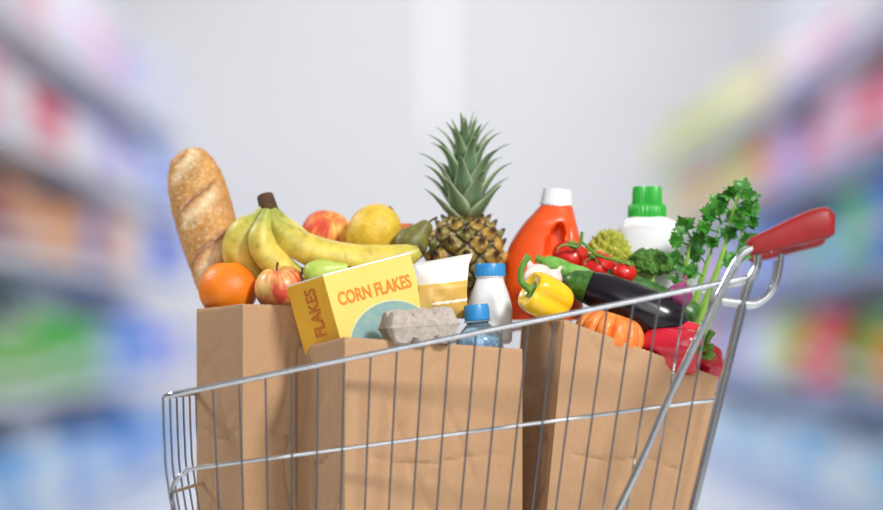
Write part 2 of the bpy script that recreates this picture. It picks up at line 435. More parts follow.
# ------------------------------------------------------------------ food: fruit side
# baguette
t = thing('baguette', 'golden crusty baguette standing upright beside the bananas', 'bread', P(228, 308, .388))
b = NB(); lay = b.verts.layers.float_color.new('Col')
YB = .392
axis = [P(188, 148.5, YB), P(188.4, 150, YB), P(189.7, 155, YB), P(191.5, 164, YB), P(196, 184, YB), P(206, 222, YB), P(217, 262, YB), P(222, 284, YB), P(226, 298, YB), P(228, 307, YB), P(228.5, 309, YB)]
rr = [L(3, YB), L(9, YB), L(17, YB), L(23, YB), L(28.5, YB), L(30, YB), L(28, YB), L(25, YB), L(20, YB), L(11, YB), L(3, YB)]
rings = sweep(b, axis, rr, 72, 30, ell=(.80, 1))
base_c, pale_c, dark_c, cut_c = lin('d39a52'), lin('f8e8c8'), lin('9a5824'), lin('f0d2a0')
NR = len(rings)
zt, zb = axis[0].z, axis[-1].z
for i, ring in enumerate(rings):
    cen = sum((v.co for v in ring), Vector())/len(ring)
    for k, v in enumerate(ring):
        a = 2*PI*k/72; a = a-2*PI if a > PI else a      # 0 faces the viewer
        u = (zt-v.co.z)/(zt-zb)
        w = (u*3.4-a*.45+.30+.025*nz(v.co, 40)) % 1.0
        env = math.exp(-((a-.1)/.85)**4)
        cut = math.exp(-((w-.55)/.16)**2)*env
        ridge = math.exp(-((w-.32)/.05)**2)*env
        nn = nz(v.co, 75); n2 = nz(v.co, 30); n3 = nz(v.co, 260)
        c = mixc(base_c, dark_c, .12+.35*n2+1.2*ridge+.12*nn)
        c = mixc(c, cut_c, cut)
        c = mixc(c, pale_c, max(0, .25*nn+.8*n3-.03)*(.4+.6*env)+.5*cut*max(0, n3+.3))
        v[lay] = c+(1,)
        d = (v.co-cen).normalized(); v.co += d*(.0060*ridge-.0045*cut+.0010*nn+.0006*n3)
obj('crust', b, crust, t, world=True)
# orange
c = P(228, 290, .318); t = thing('orange', 'bright orange citrus fruit at the left rim of the front bag', 'orange', c)
R = L(30)
b = NB(); spherical(b, lambda th, ph: Vector((math.sin(ph)*math.cos(th)*R, math.sin(ph)*math.sin(th)*R, R*.97*math.cos(ph)-.003*math.exp(-(ph/.25)**2))), 56, 32); obj('peel', b, orangepeel, t)
b = NB(); lathe(b, [(0, R*.97-.0035), (.004, R*.97-.0035), (.005, R*.97-.001), (.002, R*.97), (0, R*.97)], 10); obj('stem_button', b, greenstem, t)
def blush(a, bcol, d, seed, k=1.5, off=.4):
    a, bcol = lin(a), lin(bcol); d = Vector(d).normalized()
    def f(th, ph, co):
        streak = noise.noise(Vector((math.cos(th)*7+seed, math.sin(th)*7, ph*1.2)))
        return mixc(a, bcol, off+k*.5*co.normalized().dot(d)+.9*noise.noise(co*38+Vector((seed, 0, 0)))+.7*streak+.3*noise.noise(co*150))
    return f
def roundfruit(name, label, cat, cen, R, colf, mat, seam=0, rot=None, sq=.92, stem=True):
    t = thing(name, label, cat, cen, mtx=rot)
    def fn(th, ph):
        r = R*(1-.13*math.exp(-(ph/.42)**2)-.07*math.exp(-((PI-ph)/.35)**2))*(1+.02*math.cos(5*th)*math.sin(ph)*(1 if ph > 1.6 else .4))
        if seam: r *= 1-seam*math.exp(-((th-4.9)/.16)**2)*math.sin(ph)
        z = r*sq*math.cos(ph)-R*.17*math.exp(-(ph/.3)**2)
        return Vector((r*math.sin(ph)*math.cos(th), r*math.sin(ph)*math.sin(th), z))
    b = NB(); spherical(b, fn, 96, 56, colf); obj('skin', b, mat, t)
    if stem:
        b = NB(); sweep(b, [(0, 0, R*.6), (.001, 0, R*.8), (.004, 0, R*1.02)], [.0016, .0013, .0018], 8, 3); obj('stem', b, brownstem, t)
    return t
roundfruit('apple', 'red and yellow streaked apple between the orange and the cereal box', 'apple', P(280, 288, .285), L(26), blush('f6cc7c', 'd8523a', (.6, -.4, -.1), 1, 1.2, .42), fruitskin, rot=RX(15) @ RY(-10))
roundfruit('peach', 'blushed red and yellow peach behind the long banana', 'peach', P(327, 234, .43), L(27), blush('f8c860', 'dc4a30', (-.6, -.2, .1), 5, 1.3, .42), peachskin, .06, RX(25) @ RY(15), stem=False)
c = P(374, 232, .37); t = thing('yellow_melon', 'round yellow dimpled fruit between the peach and the dark pear', 'melon', c, mtx=RY(35))
R = L(29)
b = NB(); spherical(b, lambda th, ph: Vector((math.sin(ph)*math.cos(th)*R*.93, math.sin(ph)*math.sin(th)*R*.9, R*1.03*math.cos(ph)))*(1+.02*noise.noise(Vector((math.cos(th)*4, math.sin(th)*4, ph*4)))), 56, 32); obj('rind', b, melon, t)
b = NB(); lathe(b, [(.006, R*1.0), (.004, R*1.06), (0, R*1.07)], 10); obj('stem_button', b, brownstem, t)
roundfruit('apricot', 'small orange apricot tucked behind the dark pear', 'apricot', P(405, 234, .44), L(14), blush('f09a3a', 'e2702a', (.4, -.4, 0), 9), peachskin, .06, stem=False)
def pear(name, label, cen, h, R, mat, mtx):
    t = thing(name, label, 'pear', cen, mtx=mtx)
    prof = [(0, -.5), (.3, -.495), (.62, -.46), (.88, -.37), (1, -.22), (.97, -.06), (.8, .1), (.6, .23), (.48, .34), (.4, .42), (.25, .48), (.07, .49), (0, .48)]
    pts = [Vector((r*R, 0, z*h)) for r, z in prof]; pp, _ = resample(pts, 1, 4)
    b = NB(); lathe(b, [(max(0, p.x) if 0 < i < len(pp)-1 else 0, p.z) for i, p in enumerate(pp)], 36); obj('skin', b, mat, t)
    b = NB(); sweep(b, [(0, 0, h*.46), (.001, 0, h*.56), (.005, 0, h*.68)], [.0018, .0015, .0022], 8, 3); obj('stem', b, brownstem, t)
pear('pear', 'dark olive green pear with its stem up beside the pineapple', P(415, 239, .335), L(46), L(17.5), darkpear, RY(40))
pear('pear', 'pale green pear lying behind the cereal box', P(326, 271, .268), L(46), L(12.5), greenpear, RY(80) @ RZ(20))
# bananas
t = thing('banana_bunch', 'bunch of yellow bananas draped over the front bag behind the cereal box', 'bananas', P(268, 206, .33))
yel, gre = lin('f0d45c'), lin('9fb046')
def banana(pts, R, rfac=(.40, .55, .95, 1.05, 1.06, 1.02, .75, .3)):
    b = NB(); lay = b.verts.layers.float_color.new('Col')
    n = len(pts); rad = []
    for i in range(n):
        f_ = i*(len(rfac)-1)/(n-1); j = min(len(rfac)-2, int(f_)); rad.append(R*(rfac[j]+(rfac[j+1]-rfac[j])*(f_-j)))
    rings = sweep(b, pts, rad, 15, 8, mod=lambda a, u: 1+.05*math.cos(5*a))
    for i, rg in enumerate(rings):
        u = i/(len(rings)-1)
        for k, v in enumerate(rg):
            c = mixc(gre, yel, (u-.06)/.34); c = mixc(c, gre, max(0, (u-.76)/.24)*.8)
            c = mixc(c, lin('f4e69c'), .35*max(0, math.cos(5*2*PI*k/15)))
            c = mixc(c, lin('b4b84a'), .6*max(0, nz(v.co, 22)))
            c = mixc(c, lin('7a5a20'), 1.6*max(0, nz(v.co, 90)-.34))
            v[lay] = c+(1,)
    o = obj('banana', b, bananaskin, t, world=True)
    e = pts[-1]; d = (pts[-1]-pts[-2]).normalized()
    b = NB(); sweep(b, [e-d*.002, e+d*.003, e+d*.006], [R*.3, R*.3, R*.16], 8, 1); bmesh.ops.translate(b, vec=-t.location, verts=b.verts); obj('blossom_end', b, brownstem, o)
banana([P(271, 210, .325), P(275, 222, .32), P(285, 235, .315), P(304, 248, .31), P(330, 257, .305), P(358, 261, .30), P(386, 260, .295), P(410, 255, .29), P(420, 250, .288)], L(15.5))
banana([P(266, 210, .325), P(258, 221, .33), P(247, 232, .335), P(241, 246, .34), P(244, 260, .345), P(256, 272, .348), P(271, 280, .35)], L(17.5))
banana([P(268, 211, .315), P(263, 224, .305), P(261, 238, .30), P(265, 251, .303), P(275, 262, .307), P(289, 269, .31), P(301, 271, .31)], L(13.5))
banana([P(272, 208, .365), P(281, 222, .375), P(293, 236, .38), P(308, 249, .385), P(325, 259, .388), P(340, 265, .39)], L(13))
b = NB(); sweep(b, [P(265, 196, .335), P(267, 203, .332), P(269, 211, .33), P(269, 217, .325)], [L(8.5), L(9), L(9.5), L(7)], 12, 4, ell=(1.25, 1)); obj('crown', b, brownstem, t, world=True)
# pineapple
c = P(466, 306, .38); t = thing('pineapple', 'ripe pineapple with tall spiky green crown rising behind the milk bottle', 'pineapple', c)
R, hh = L(39, .38), L(88, .38)
b = NB(); KA, KV = 8, 5.4
def peye(th, ph):
    v = ph/PI; p = KA*th/(2*PI)+KV*v; q_ = KA*th/(2*PI)-KV*v
    return abs(math.sin(PI*p))*abs(math.sin(PI*q_)), p, q_
def pfn(th, ph):
    d, p, q_ = peye(th, ph); sn = math.sin(ph) if 0 < ph < PI else 0
    r = R*sn**.55+(.0100*(d**.5)-.0070)*sn**.5
    spike = .0060*max(0, (d-.75)/.25)
    co = Vector(((r+spike)*math.cos(th), (r+spike)*math.sin(th), hh*(.5+.5*math.cos(ph))+spike*1.4))
    return co+co.normalized()*(.0018*noise.noise(co*120)+.0009*noise.noise(co*300))
def pcol(th, ph, co):
    d, p, q_ = peye(th, ph); cell = noise.noise(Vector((math.floor(p)*3.7, math.floor(q_)*2.9, 1)))
    body = mixc(lin('cc993a'), lin('77752f'), .38+1.1*cell+.3*(math.cos(ph)))
    c = mixc(lin('2c1e0c'), body, (d-.12)/.18)
    c = mixc(c, lin('5c4420'), .8*noise.noise(co*90)+.05)
    c = mixc(c, lin('ecdca8'), .9*max(0, noise.noise(co*210)-.08))
    return mixc(c, lin('3c2812'), (d-.80)/.10)
spherical(b, pfn, 260, 130, pcol); obj('rind', b, pineskin, t)
b = NB(); lay = b.verts.layers.float_color.new('Col'); nl = 40
ctop, cedge, cbase = lin('728f68'), lin('b8c6a4'), lin('98a87a')
for i in range(nl):
    u = i/(nl-1); az = i*2.39996+.9; z0 = hh*.95+L(64)*u**1.05
    ln = L(47)+L(20)*math.sin(PI*min(1, u*1.1))+L(4)*u; tilt = math.radians(72-65*u**.85); w = L(10.8)*(1-.34*u)
    d = Vector((math.cos(az), math.sin(az), 0)); side = Vector((-math.sin(az), math.cos(az), 0)); pos = d*(L(8)*(1-.75*u))+Vector((0, 0, z0))
    prev = None; K = 12
    for k in range(K+1):
        s = k/K; ang = tilt*(1-.50*math.sin(PI*s*.72))+math.radians(50)*max(0, s-.5)*1.9*(.2+.8*math.sin(PI*u))
        if k: pos = pos+(d*math.sin(ang)+Vector((0, 0, 1))*math.cos(ang))*(ln/K)
        ww = w*(1-s**2.0)*(.8+.35*math.sin(PI*min(1, s*1.6))) if s < 1 else 0
        nrm = d*math.cos(ang)-Vector((0, 0, 1))*math.sin(ang)
        cur = [b.verts.new(pos+side*(ww*f_)-nrm*(.5*ww*f_*f_)) for f_ in (-1, -.7, 0, .7, 1)]
        for vi, vt in enumerate(cur):
            cc = mixc(cbase, ctop, s*2.2)
            if vi in (0, 4): cc = mixc(cc, cedge, .8)
            if vi == 2: cc = mixc(cc, lin('4a7048'), .55)
            vt[lay] = cc+(1,)
        if prev:
            for j in range(4): b.faces.new((prev[j], prev[j+1], cur[j+1], cur[j]))
        prev = cur
o = obj('crown', b, pineleaf, t, ang=80); sd = o.modifiers.new('thickness', 'SOLIDIFY'); sd.thickness = .001

# ------------------------------------------------------------------ packages
t = thing('cereal_box', 'yellow cereal box reading CORN FLAKES leaning beside the egg carton', 'cereal box', P(323, 276, .115), mtx=RY(-15.5) @ RZ(40))
BW, BT, BH = .168, .090, .235
b = NB(); box(b, 0, BW, 0, BT, -BH, 0); bevel(b, .0012, 2)
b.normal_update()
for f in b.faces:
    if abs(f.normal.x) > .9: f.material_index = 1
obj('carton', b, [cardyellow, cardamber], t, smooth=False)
b = NB(); box(b, .001, BW-.001, .001, BT-.001, 0, .0018); box(b, 0, BW, -.0008, .0006, -.0004, .0022); obj('top_flap', b, cardwhite, t, smooth=False)['label'] = 'white top flap'
def text(name, body, width, cap, mat, mtx, par):
    cu = bpy.data.curves.new(name, 'FONT'); cu.body = body; cu.size = 1; cu.extrude = 0; cu.offset = .028; cu.resolution_u = 4
    o = bpy.data.objects.new('tmp', cu); C.objects.link(o); bpy.context.view_layer.update()
    me = bpy.data.meshes.new_from_object(o.evaluated_get(bpy.context.evaluated_depsgraph_get()))
    bpy.data.objects.remove(o)
    xs_ = [v.co.x for v in me.vertices]; ys_ = [v.co.y for v in me.vertices]
    me.transform(Matrix.Diagonal((width/(max(xs_)-min(xs_)), cap/max(ys_), 1, 1)) @ Matrix.Translation((-min(xs_), 0, 0)))
    me.materials.clear(); me.materials.append(mat); me.name = name
    n = bpy.data.objects.new(name, me); C.objects.link(n); n.parent = par; n.matrix_local = mtx; return n
fr_ = Matrix(((1, 0, 0, 0), (0, 0, -1, 0), (0, 1, 0, 0), (0, 0, 0, 1)))
text('lettering', 'CORN FLAKES', .140, .0190, inkorange, Matrix.Translation((.015, -.0006, -.047)) @ fr_, t)
sd_ = Matrix(((0, 0, -1, 0), (0, 1, 0, 0), (1, 0, 0, 0), (0, 0, 0, 1)))
text('lettering', 'CORN FLAKES', .142, .0255, inkdeep, Matrix.Translation((-.0006, .028, -.154)) @ sd_, t)
b = NB()
def ellipse(b, cx, cz, rx, rz, y, x1=1, n=56):
    b.faces.new([b.verts.new((min(x1, cx+rx*math.cos(2*PI*k/n)), y, cz+rz*math.sin(2*PI*k/n))) for k in range(n)])
ellipse(b, .094, -.121, .084, .065, -.0005, BW-.001); obj('bowl_rim_print', b, inkpale, t, smooth=False)
b = NB(); ellipse(b, .094, -.122, .082, .063, -.0009, BW-.0012); obj('bowl_print', b, inkteal, t, smooth=False)
# pouch
t = thing('cheese_pouch', 'white and yellow film pouch with crimped top beside the cereal box', 'food packet', P(442, 318, .225), mtx=RY(2) @ RZ(8))
pw, phh = L(52), L(59)
b = NB(); lay = b.verts.layers.float_color.new('Col'); n1, n2 = 44, 60
for sgn in (-1, 1):
    g_ = []
    for j in range(n2+1):
        v_ = j/n2; row = []
        for i in range(n1+1):
            u_ = i/n1*2-1; th = .013*(1-abs(u_)**3)*max(0, 1-abs(v_*2.1-.95)**3.2) if v_ < .93 else 0
            x = u_*pw/2*(1-.07*math.sin(PI*min(1, v_*1.05))+.10*max(0, v_-.85)/.15)
            z = v_*phh+(.0012 if (i % 2 and j == n2) else 0)+.009*u_*v_
            vt = b.verts.new((x, sgn*(th+.0004)+.0018*noise.noise(Vector((x*60, z*60, sgn))), z))
            cc = lin('f2f0eb')
            if v_ < .60: cc = lin('e8c474')
            if v_ < .5 and u_ > -.5: cc = lin('dbae58')
            if .56 <= v_ < .60: cc = lin('efc546')
            if abs(v_-(.26+.04*u_)) < .02 and u_ > -.5: cc = lin('f7f3e6')
            if v_ > .95: cc = lin('dedcd7')
            vt[lay] = cc+(1,); row.append(vt)
        g_.append(row)
    for j in range(n2):
        for i in range(n1): b.faces.new((g_[j][i], g_[j][i+1], g_[j+1][i+1], g_[j+1][i]))
obj('film', b, pouchmat, t)
# milk bottle
c = P(490, 344, .285); t = thing('milk_bottle', 'small white milk bottle with a blue cap in front of the pineapple', 'bottle', c)
u = L(1, .285)
b = NB(); lathe(b, [(0, 0), (19*u, 0), (22*u, 3*u), (22.3*u, 8*u), (22.3*u, 34*u), (21*u, 42*u), (18.5*u, 51*u), (15.5*u, 59*u), (13.8*u, 64*u), (13.3*u, 66*u), (14.5*u, 66.5*u), (14.5*u, 68*u), (12*u, 68.5*u), (12*u, 72*u)], 40); obj('body', b, milkplastic, t, ang=60)
b = NB(); lathe(b, [(15.2*u, 68*u), (15.2*u, 78*u), (14.2*u, 80.5*u), (0, 80.8*u)], 60, mod=lambda a, z: 1+.02*math.cos(30*a)); obj('cap', b, bluecap, t)
# water bottle
c = P(487, 431, .205); t = thing('water_bottle', 'clear blue water bottle with a blue cap, sunk into the nearest bag', 'bottle', c, mtx=RY(-5))
u = L(1, .205)
b = NB(); lathe(b, [(0, 0), (20*u, 0), (24*u, 4*u), (24.5*u, 40*u), (23.4*u, 44*u), (24.5*u, 48*u), (24.5*u, 78*u), (23.5*u, 84*u), (24.3*u, 88*u), (22*u, 96*u), (16*u, 103*u), (11.5*u, 107*u), (11*u, 109*u), (13.4*u, 109.5*u), (13.4*u, 111*u), (10.5*u, 111.5*u), (10.5*u, 116*u), (0, 116*u)], 40); obj('body', b, waterplastic, t, ang=60)
b = NB(); lathe(b, [(12.4*u, 111.5*u), (12.4*u, 124*u), (11.2*u, 127*u), (0, 127*u)], 48, mod=lambda a, z: 1+.022*math.cos(24*a)); obj('cap', b, bluecap, t)
# egg carton
t = thing('egg_carton', 'grey moulded pulp egg carton on the rim of the nearest bag', 'egg carton', P(420, 343.5, .105), mtx=RY(-4) @ RZ(18))
ew, ed, eh = L(35), .033, L(17)
for nm, sg in (('tray', -1), ('lid', 1)):
    b = NB(); n1, n2 = 120, 72; g_ = []
    for j in range(n2+1):
        row = []
        for i in range(n1+1):
            x, y = i/n1*2-1, j/n2*2-1
            # rounded cups, three along and two across, on a box with steep sides
            cx_, cy_ = (x*1.5+1.5) % 1*2-1, (y+1) % 1*2-1
            cup = max(0, 1-(cx_*cx_+cy_*cy_)*.85)**.5
            edge = min(1, 12*(1-abs(x)))*min(1, 9*(1-abs(y)))
            z = eh*edge*(.60+.40*cup)
            tp = 1-.06*min(1, z/eh)
            row.append(b.verts.new((x*ew*tp, y*ed*tp, eh+sg*z+(sg*.0004)+.0008*noise.noise(Vector((x*14, y*14, sg))))))
        g_.append(row)
    for j in range(n2):
        for i in range(n1): b.faces.new((g_[j][i], g_[j][i+1], g_[j+1][i+1], g_[j+1][i]))
    obj(nm, b, pulp, t, ang=35)
b = NB(); box(b, -ew*1.01, ew*1.01, -ed*1.02, ed*1.02, eh-.0013, eh+.0013); bevel(b, .0008, 1); obj('flange', b, pulp, t, smooth=False)
# detergent bottles
def bottle(rows, base, cx, Y, depth):
    out = []
    for py, x0, x1 in rows:
        w = (x1-x0)/2; out.append((L(base-py, Y), L((x0+x1)/2-cx, Y), 0, L(w, Y), min(depth, L(w, Y)*.95)))
    return out
def smooth_rings(rows, k=4):
    P_ = [Vector((r[0], r[1], r[3])) for r in rows]; q_ = [Vector((r[4], 0, 0)) for r in rows]
    a, _ = resample(P_, 1, k); c_, _ = resample(q_, 1, k)
    return [(p.x, p.y, 0, p.z, d.x) for p, d in zip(a, c_)]
Y = .385; t = thing('detergent_bottle', 'orange detergent bottle with white cap standing right of the pineapple', 'bottle', P(544, 320, Y))
rows = [(320, 510, 577), (318, 505, 582), (300, 504, 583), (280, 504, 583), (262, 505, 583), (247, 509, 582), (234, 516, 579), (222, 525, 576), (213, 533.5, 574), (207, 539, 572.5), (205, 542, 571)]
b = NB(); RR = loftrings(b, smooth_rings(bottle(rows, 320, 544, Y, .036), 10), 110, 2.4)
ct, st = math.cos(math.radians(14)), math.sin(math.radians(14))
for ring in RR:                      # hand-hold pressed into the front and the back beside the grip
    for v in ring:
        dx, dz = v.co.x-L(11, Y), v.co.z-L(76, Y)
        uu, vv = (dx*ct-dz*st)/L(7.5, Y), (dx*st+dz*ct)/L(20, Y)
        f_ = max(0, min(1, (1.15-math.sqrt(uu*uu+vv*vv))/.35)); f_ = f_*f_*(3-2*f_)
        v.co.y *= 1-.72*f_
obj('body', b, detorange, t, ang=70)
b = NB(); m = Matrix.Translation((L(12, Y), 0, L(320-206, Y))) @ RY(5); u = L(1, Y)
lathe(b, [(16*u, 0), (16*u, 3*u), (15*u, 4*u), (14.2*u, 15*u), (13.4*u, 17*u), (0, 17.3*u)], 96, m, mod=lambda a, z: 1+.022*math.cos(28*a)); obj('cap', b, capwhite, t)
b = NB()   # moulded grip outside the hand-hold
sweep(b, [(L(20, Y), -.022, L(54, Y)), (L(24, Y), -.026, L(66, Y)), (L(26, Y), -.026, L(80, Y)), (L(25, Y), -.020, L(96, Y))], [.005, .0075, .0075, .005], 14, 6); obj('grip', b, detorange, t)
Y = .40; t = thing('detergent_bottle', 'white detergent bottle with bright green cap behind the broccoli', 'bottle', P(655, 312, Y))
rows = [(312, 626, 690), (310, 620, 697), (285, 617, 699), (265, 616, 699.5), (250, 615, 699), (238, 615.5, 697), (230, 617, 692), (224, 621, 683), (219, 627, 671), (216, 632, 663)]
b = NB(); loftrings(b, smooth_rings(bottle(rows, 312, 655, Y, .04)), 44, 2.5); obj('body', b, detwhite, t, ang=60)
b = NB(); u = L(1, Y); m = Matrix.Translation((L(-8, Y), 0, L(312-217.5, Y)))
lathe(b, [(18.5*u, 0), (18.8*u, 2*u), (18.8*u, 11*u), (17*u, 13*u), (14.8*u, 13.6*u), (14.8*u, 15*u), (14.2*u, 28*u), (13.2*u, 31*u), (0, 31.5*u)], 120, m, mod=lambda a, z: 1+.026*math.cos(30*a)); obj('cap', b, capgreen, t)

# ------------------------------------------------------------------ vegetables
def pepper(name, label, cen, R, hgt, mat, mtx, lobes=4, stemdir=(1, 0, 1.4), stem2=None):
    t = thing(name, label, 'pepper', cen, mtx=mtx)
    def fn(th, ph):
        w = math.sin(ph)**.62 if 0 < ph < PI else 0
        lob = 1-.16*abs(math.cos(lobes/2*th))**5*(.5+.5*math.sin(ph))
        r = R*w*lob*(1.0-.17*(ph/PI))
        z = hgt*.5*math.copysign(abs(math.cos(ph))**.8, math.cos(ph))
        z -= hgt*.2*math.exp(-(ph/.55)**2); z += hgt*.1*math.exp(-((PI-ph)/.5)**2)
        return Vector((r*math.cos(th), r*math.sin(th), z))
    b = NB(); spherical(b, fn, 72, 40); obj('flesh', b, mat, t)
    z0 = hgt*.29; sd = Vector(stemdir).normalized()
    if stem2:
        iv = mtx.to_3x3().inverted(); base = Vector((0, 0, z0+.006)); pts = [Vector((0, 0, z0-.002)), base]+[base+Vector((0, 0, .006))+iv @ Vector(p) for p in stem2]; rd = [.010, .006]+[.0048]*(len(stem2)-1)+[.0058]
    else:
        pts = [(0, 0, z0-.002), (0, 0, z0+.006), Vector((0, 0, z0+.006))+sd*.015, Vector((0, 0, z0+.006))+sd*.028+Vector((.003, 0, -.003))]; rd = [.010, .0055, .005, .006]
    b = NB(); sweep(b, pts, rd, 14, 5)
    lathe(b, [(.0165, z0-.001), (.012, z0+.003), (.005, z0+.005), (0, z0+.005)], 24, mod=lambda a, z: 1+.2*math.cos(5*a)); obj('stem', b, greenstem, t)
    return t
pepper('bell_pepper', 'glossy yellow bell pepper with curved green stem above the middle bag', P(546, 298, .205), L(26), L(56), yellowpep, RY(-62) @ RX(22), 4, stem2=[(-.007, -.004, .008), (-.008, -.008, .022), (-.003, -.009, .036), (.004, -.008, .045)])
pepper('bell_pepper', 'large glossy red bell pepper near the cart handle', P(674, 347, .22), L(30), L(70), redpep, RY(96) @ RX(12) @ RZ(30), 4, (-.5, -.2, 1))
pepper('bell_pepper', 'smaller red bell pepper with stem, lowest at the bag edge by the handle', P(705, 364, .285), L(22), L(38), redpep, RX(38) @ RY(4), 3, stem2=[(-.002, -.012, .006), (.0, -.020, .016), (.006, -.024, .026)])
# eggplant
t = thing('eggplant', 'glossy black eggplant lying above the orange squash', 'eggplant', P(625, 306, .232))
ax = [P(574, 282, .24), P(584, 286, .24), P(602, 292, .237), P(622, 301, .233), P(646, 312, .23), P(668, 321, .227), P(683, 328, .225), P(690, 331, .225)]
b = NB(); sweep(b, ax, [L(11), L(15.5), L(19.5), L(22), L(23.5), L(21.5), L(12), L(2)], 32, 7); obj('skin', b, aubergine, t, world=True)
b = NB(); sweep(b, [P(556, 276, .245), P(564, 278.5, .243), P(572, 281.3, .24), P(580, 284.5, .24), P(588, 287.5, .239)], [L(3.5), L(4), L(11.8), L(15), L(17.4)], 30, 4, mod=lambda a, u: 1+.1*max(0, u-.5)*math.cos(5*a)); obj('calyx', b, zucch, t, world=True)
def courgette(label, pts, R, mat):
    t = thing('zucchini', label, 'zucchini', pts[len(pts)//2])
    n = len(pts); b = NB()
    sweep(b, pts, [R*.75]+[R]*(n-2)+[R*.35], 24, 6, mod=lambda a, u: 1+.03*math.cos(6*a)); obj('skin', b, mat, t, world=True)
    d = (pts[0]-pts[1]).normalized(); b = NB()
    sweep(b, [pts[0]-d*.002, pts[0]+d*.006, pts[0]+d*.014], [R*.6, R*.42, R*.5], 6, 1); obj('stem', b, greenstem, t, world=True)
courgette('dark green zucchini lying behind the black eggplant', [P(606, 277, .29), P(628, 285, .29), P(652, 295, .287), P(675, 306, .285), P(692, 315, .283), P(697, 318, .283)], L(13), zucch)
courgette('short pale green zucchini lying above the yellow pepper', [P(545, 262, .285), P(556, 267, .28), P(570, 273, .275), P(586, 278, .27), P(592, 280, .27)], L(10), lightzucch)
# ribbed orange squash
def squash(label, cen, R, mtx):
    t = thing('squash', label, 'squash', cen, mtx=mtx)
    def fn(th, ph):
        rib = 1-.14*(1-abs(math.sin(6*th)))**2.2*math.sin(ph)**.6 if 0 < ph < PI else 1
        z = R*.72*math.cos(ph)-R*.20*math.exp(-(ph/.4)**2)+R*.12*math.exp(-((PI-ph)/.4)**2)
        r = R*(math.sin(ph)**.8 if 0 < ph < PI else 0)*rib
        return Vector((r*math.cos(th), r*math.sin(th), z))
    b = NB(); spherical(b, fn, 144, 48); obj('rind', b, squashm, t)
    b = NB(); sweep(b, [(0, 0, R*.46), (0, 0, R*.58), (.002, 0, R*.74), (.005, 0, R*.86)], [.008, .0045, .004, .005], 10, 4); obj('stem', b, greenstem, t)
squash('ribbed orange squash under the eggplant, at the rim of the tilted bag', P(609, 336, .212), L(36), RY(17) @ RX(-4))
t = thing('vine_tomatoes', 'cluster of red tomatoes on a green vine beside the romanesco', 'tomatoes', P(585, 262, .30))
def tomato(cen, R, mtx):
    b = NB()
    spherical(b, lambda th, ph: (mtx @ (Vector((math.sin(ph)*math.cos(th), math.sin(ph)*math.sin(th), .84*math.cos(ph)-.16*math.exp(-(ph/.35)**2)))*R*(1+.025*math.cos(5*th)*math.sin(ph))))+cen, 44, 26)
    o = obj('tomato', b, tomatored, t, world=True)
    b = NB()
    for k in range(5):
        a = k*2*PI/5; d = Vector((math.cos(a), math.sin(a), 0)); s_ = Vector((-d.y, d.x, 0)); prev = None
        for j in range(6):
            u = j/5; p = d*(R*.75*u)+Vector((0, 0, R*(.72+.16*math.sin(PI*u*.9)))); w = .0028*(1-u*.95)
            cur = [b.verts.new(mtx @ (p-s_*w)+cen), b.verts.new(mtx @ (p+s_*w)+cen)]
            if prev: b.faces.new((prev[0], prev[1], cur[1], cur[0]))
            prev = cur
    bmesh.ops.translate(b, vec=-t.location, verts=b.verts); obj('calyx', b, greenstem, o)
tomato(P(570, 257, .335), L(19), RX(25) @ RY(10)); tomato(P(597, 267, .305), L(18), RX(40) @ RY(-15)); tomato(P(624, 272, .275), L(13), RX(30) @ RY(20))
b = NB(); sweep(b, [P(582, 232, .30), P(581, 241, .30), P(577, 247, .30), P(570, 247, .305)], L(1.6), 8, 5); sweep(b, [P(581, 241, .30), P(590, 249, .29), P(597, 255, .28), P(610, 259, .265), P(623, 262, .262)], L(1.5), 8, 5); sweep(b, [P(577, 247, .30), P(564, 245, .295), P(557, 249, .29)], [L(1.4), L(1.2), L(.8)], 8, 5); obj('vine', b, greenstem, t, world=True)
def garlic(label, cen, R, mtx):
    t = thing('garlic_bulb', label, 'garlic', cen, mtx=mtx)
    prof = [(0, -.75), (.5, -.72), (.85, -.5), (1, -.1), (.9, .3), (.6, .62), (.3, .85), (.2, 1.1), (.17, 1.4), (.12, 1.45), (0, 1.45)]
    pts, _ = resample([Vector((r*R, 0, z*R)) for r, z in prof], 1, 4)
    b = NB(); lathe(b, [(max(0, p.x) if 0 < i < len(pts)-1 else 0, p.z) for i, p in enumerate(pts)], 48, mod=lambda a, z: 1+.06*abs(math.cos(4*a))**.7*(1 if z < .5*R else .3)); obj('skin', b, garlicm, t)
    b = NB(); lathe(b, [(R*.3, -R*.76), (R*.25, -R*.85), (0, -R*.85)], 16); obj('root_plate', b, brownstem, t)
garlic('whitish pink garlic bulb left of the yellow pepper', P(537, 277, .265), L(15), RY(-30) @ RX(-20))
garlic('small garlic bulb between the orange bottle and the yellow pepper', P(554, 277, .24), L(9), RY(35))
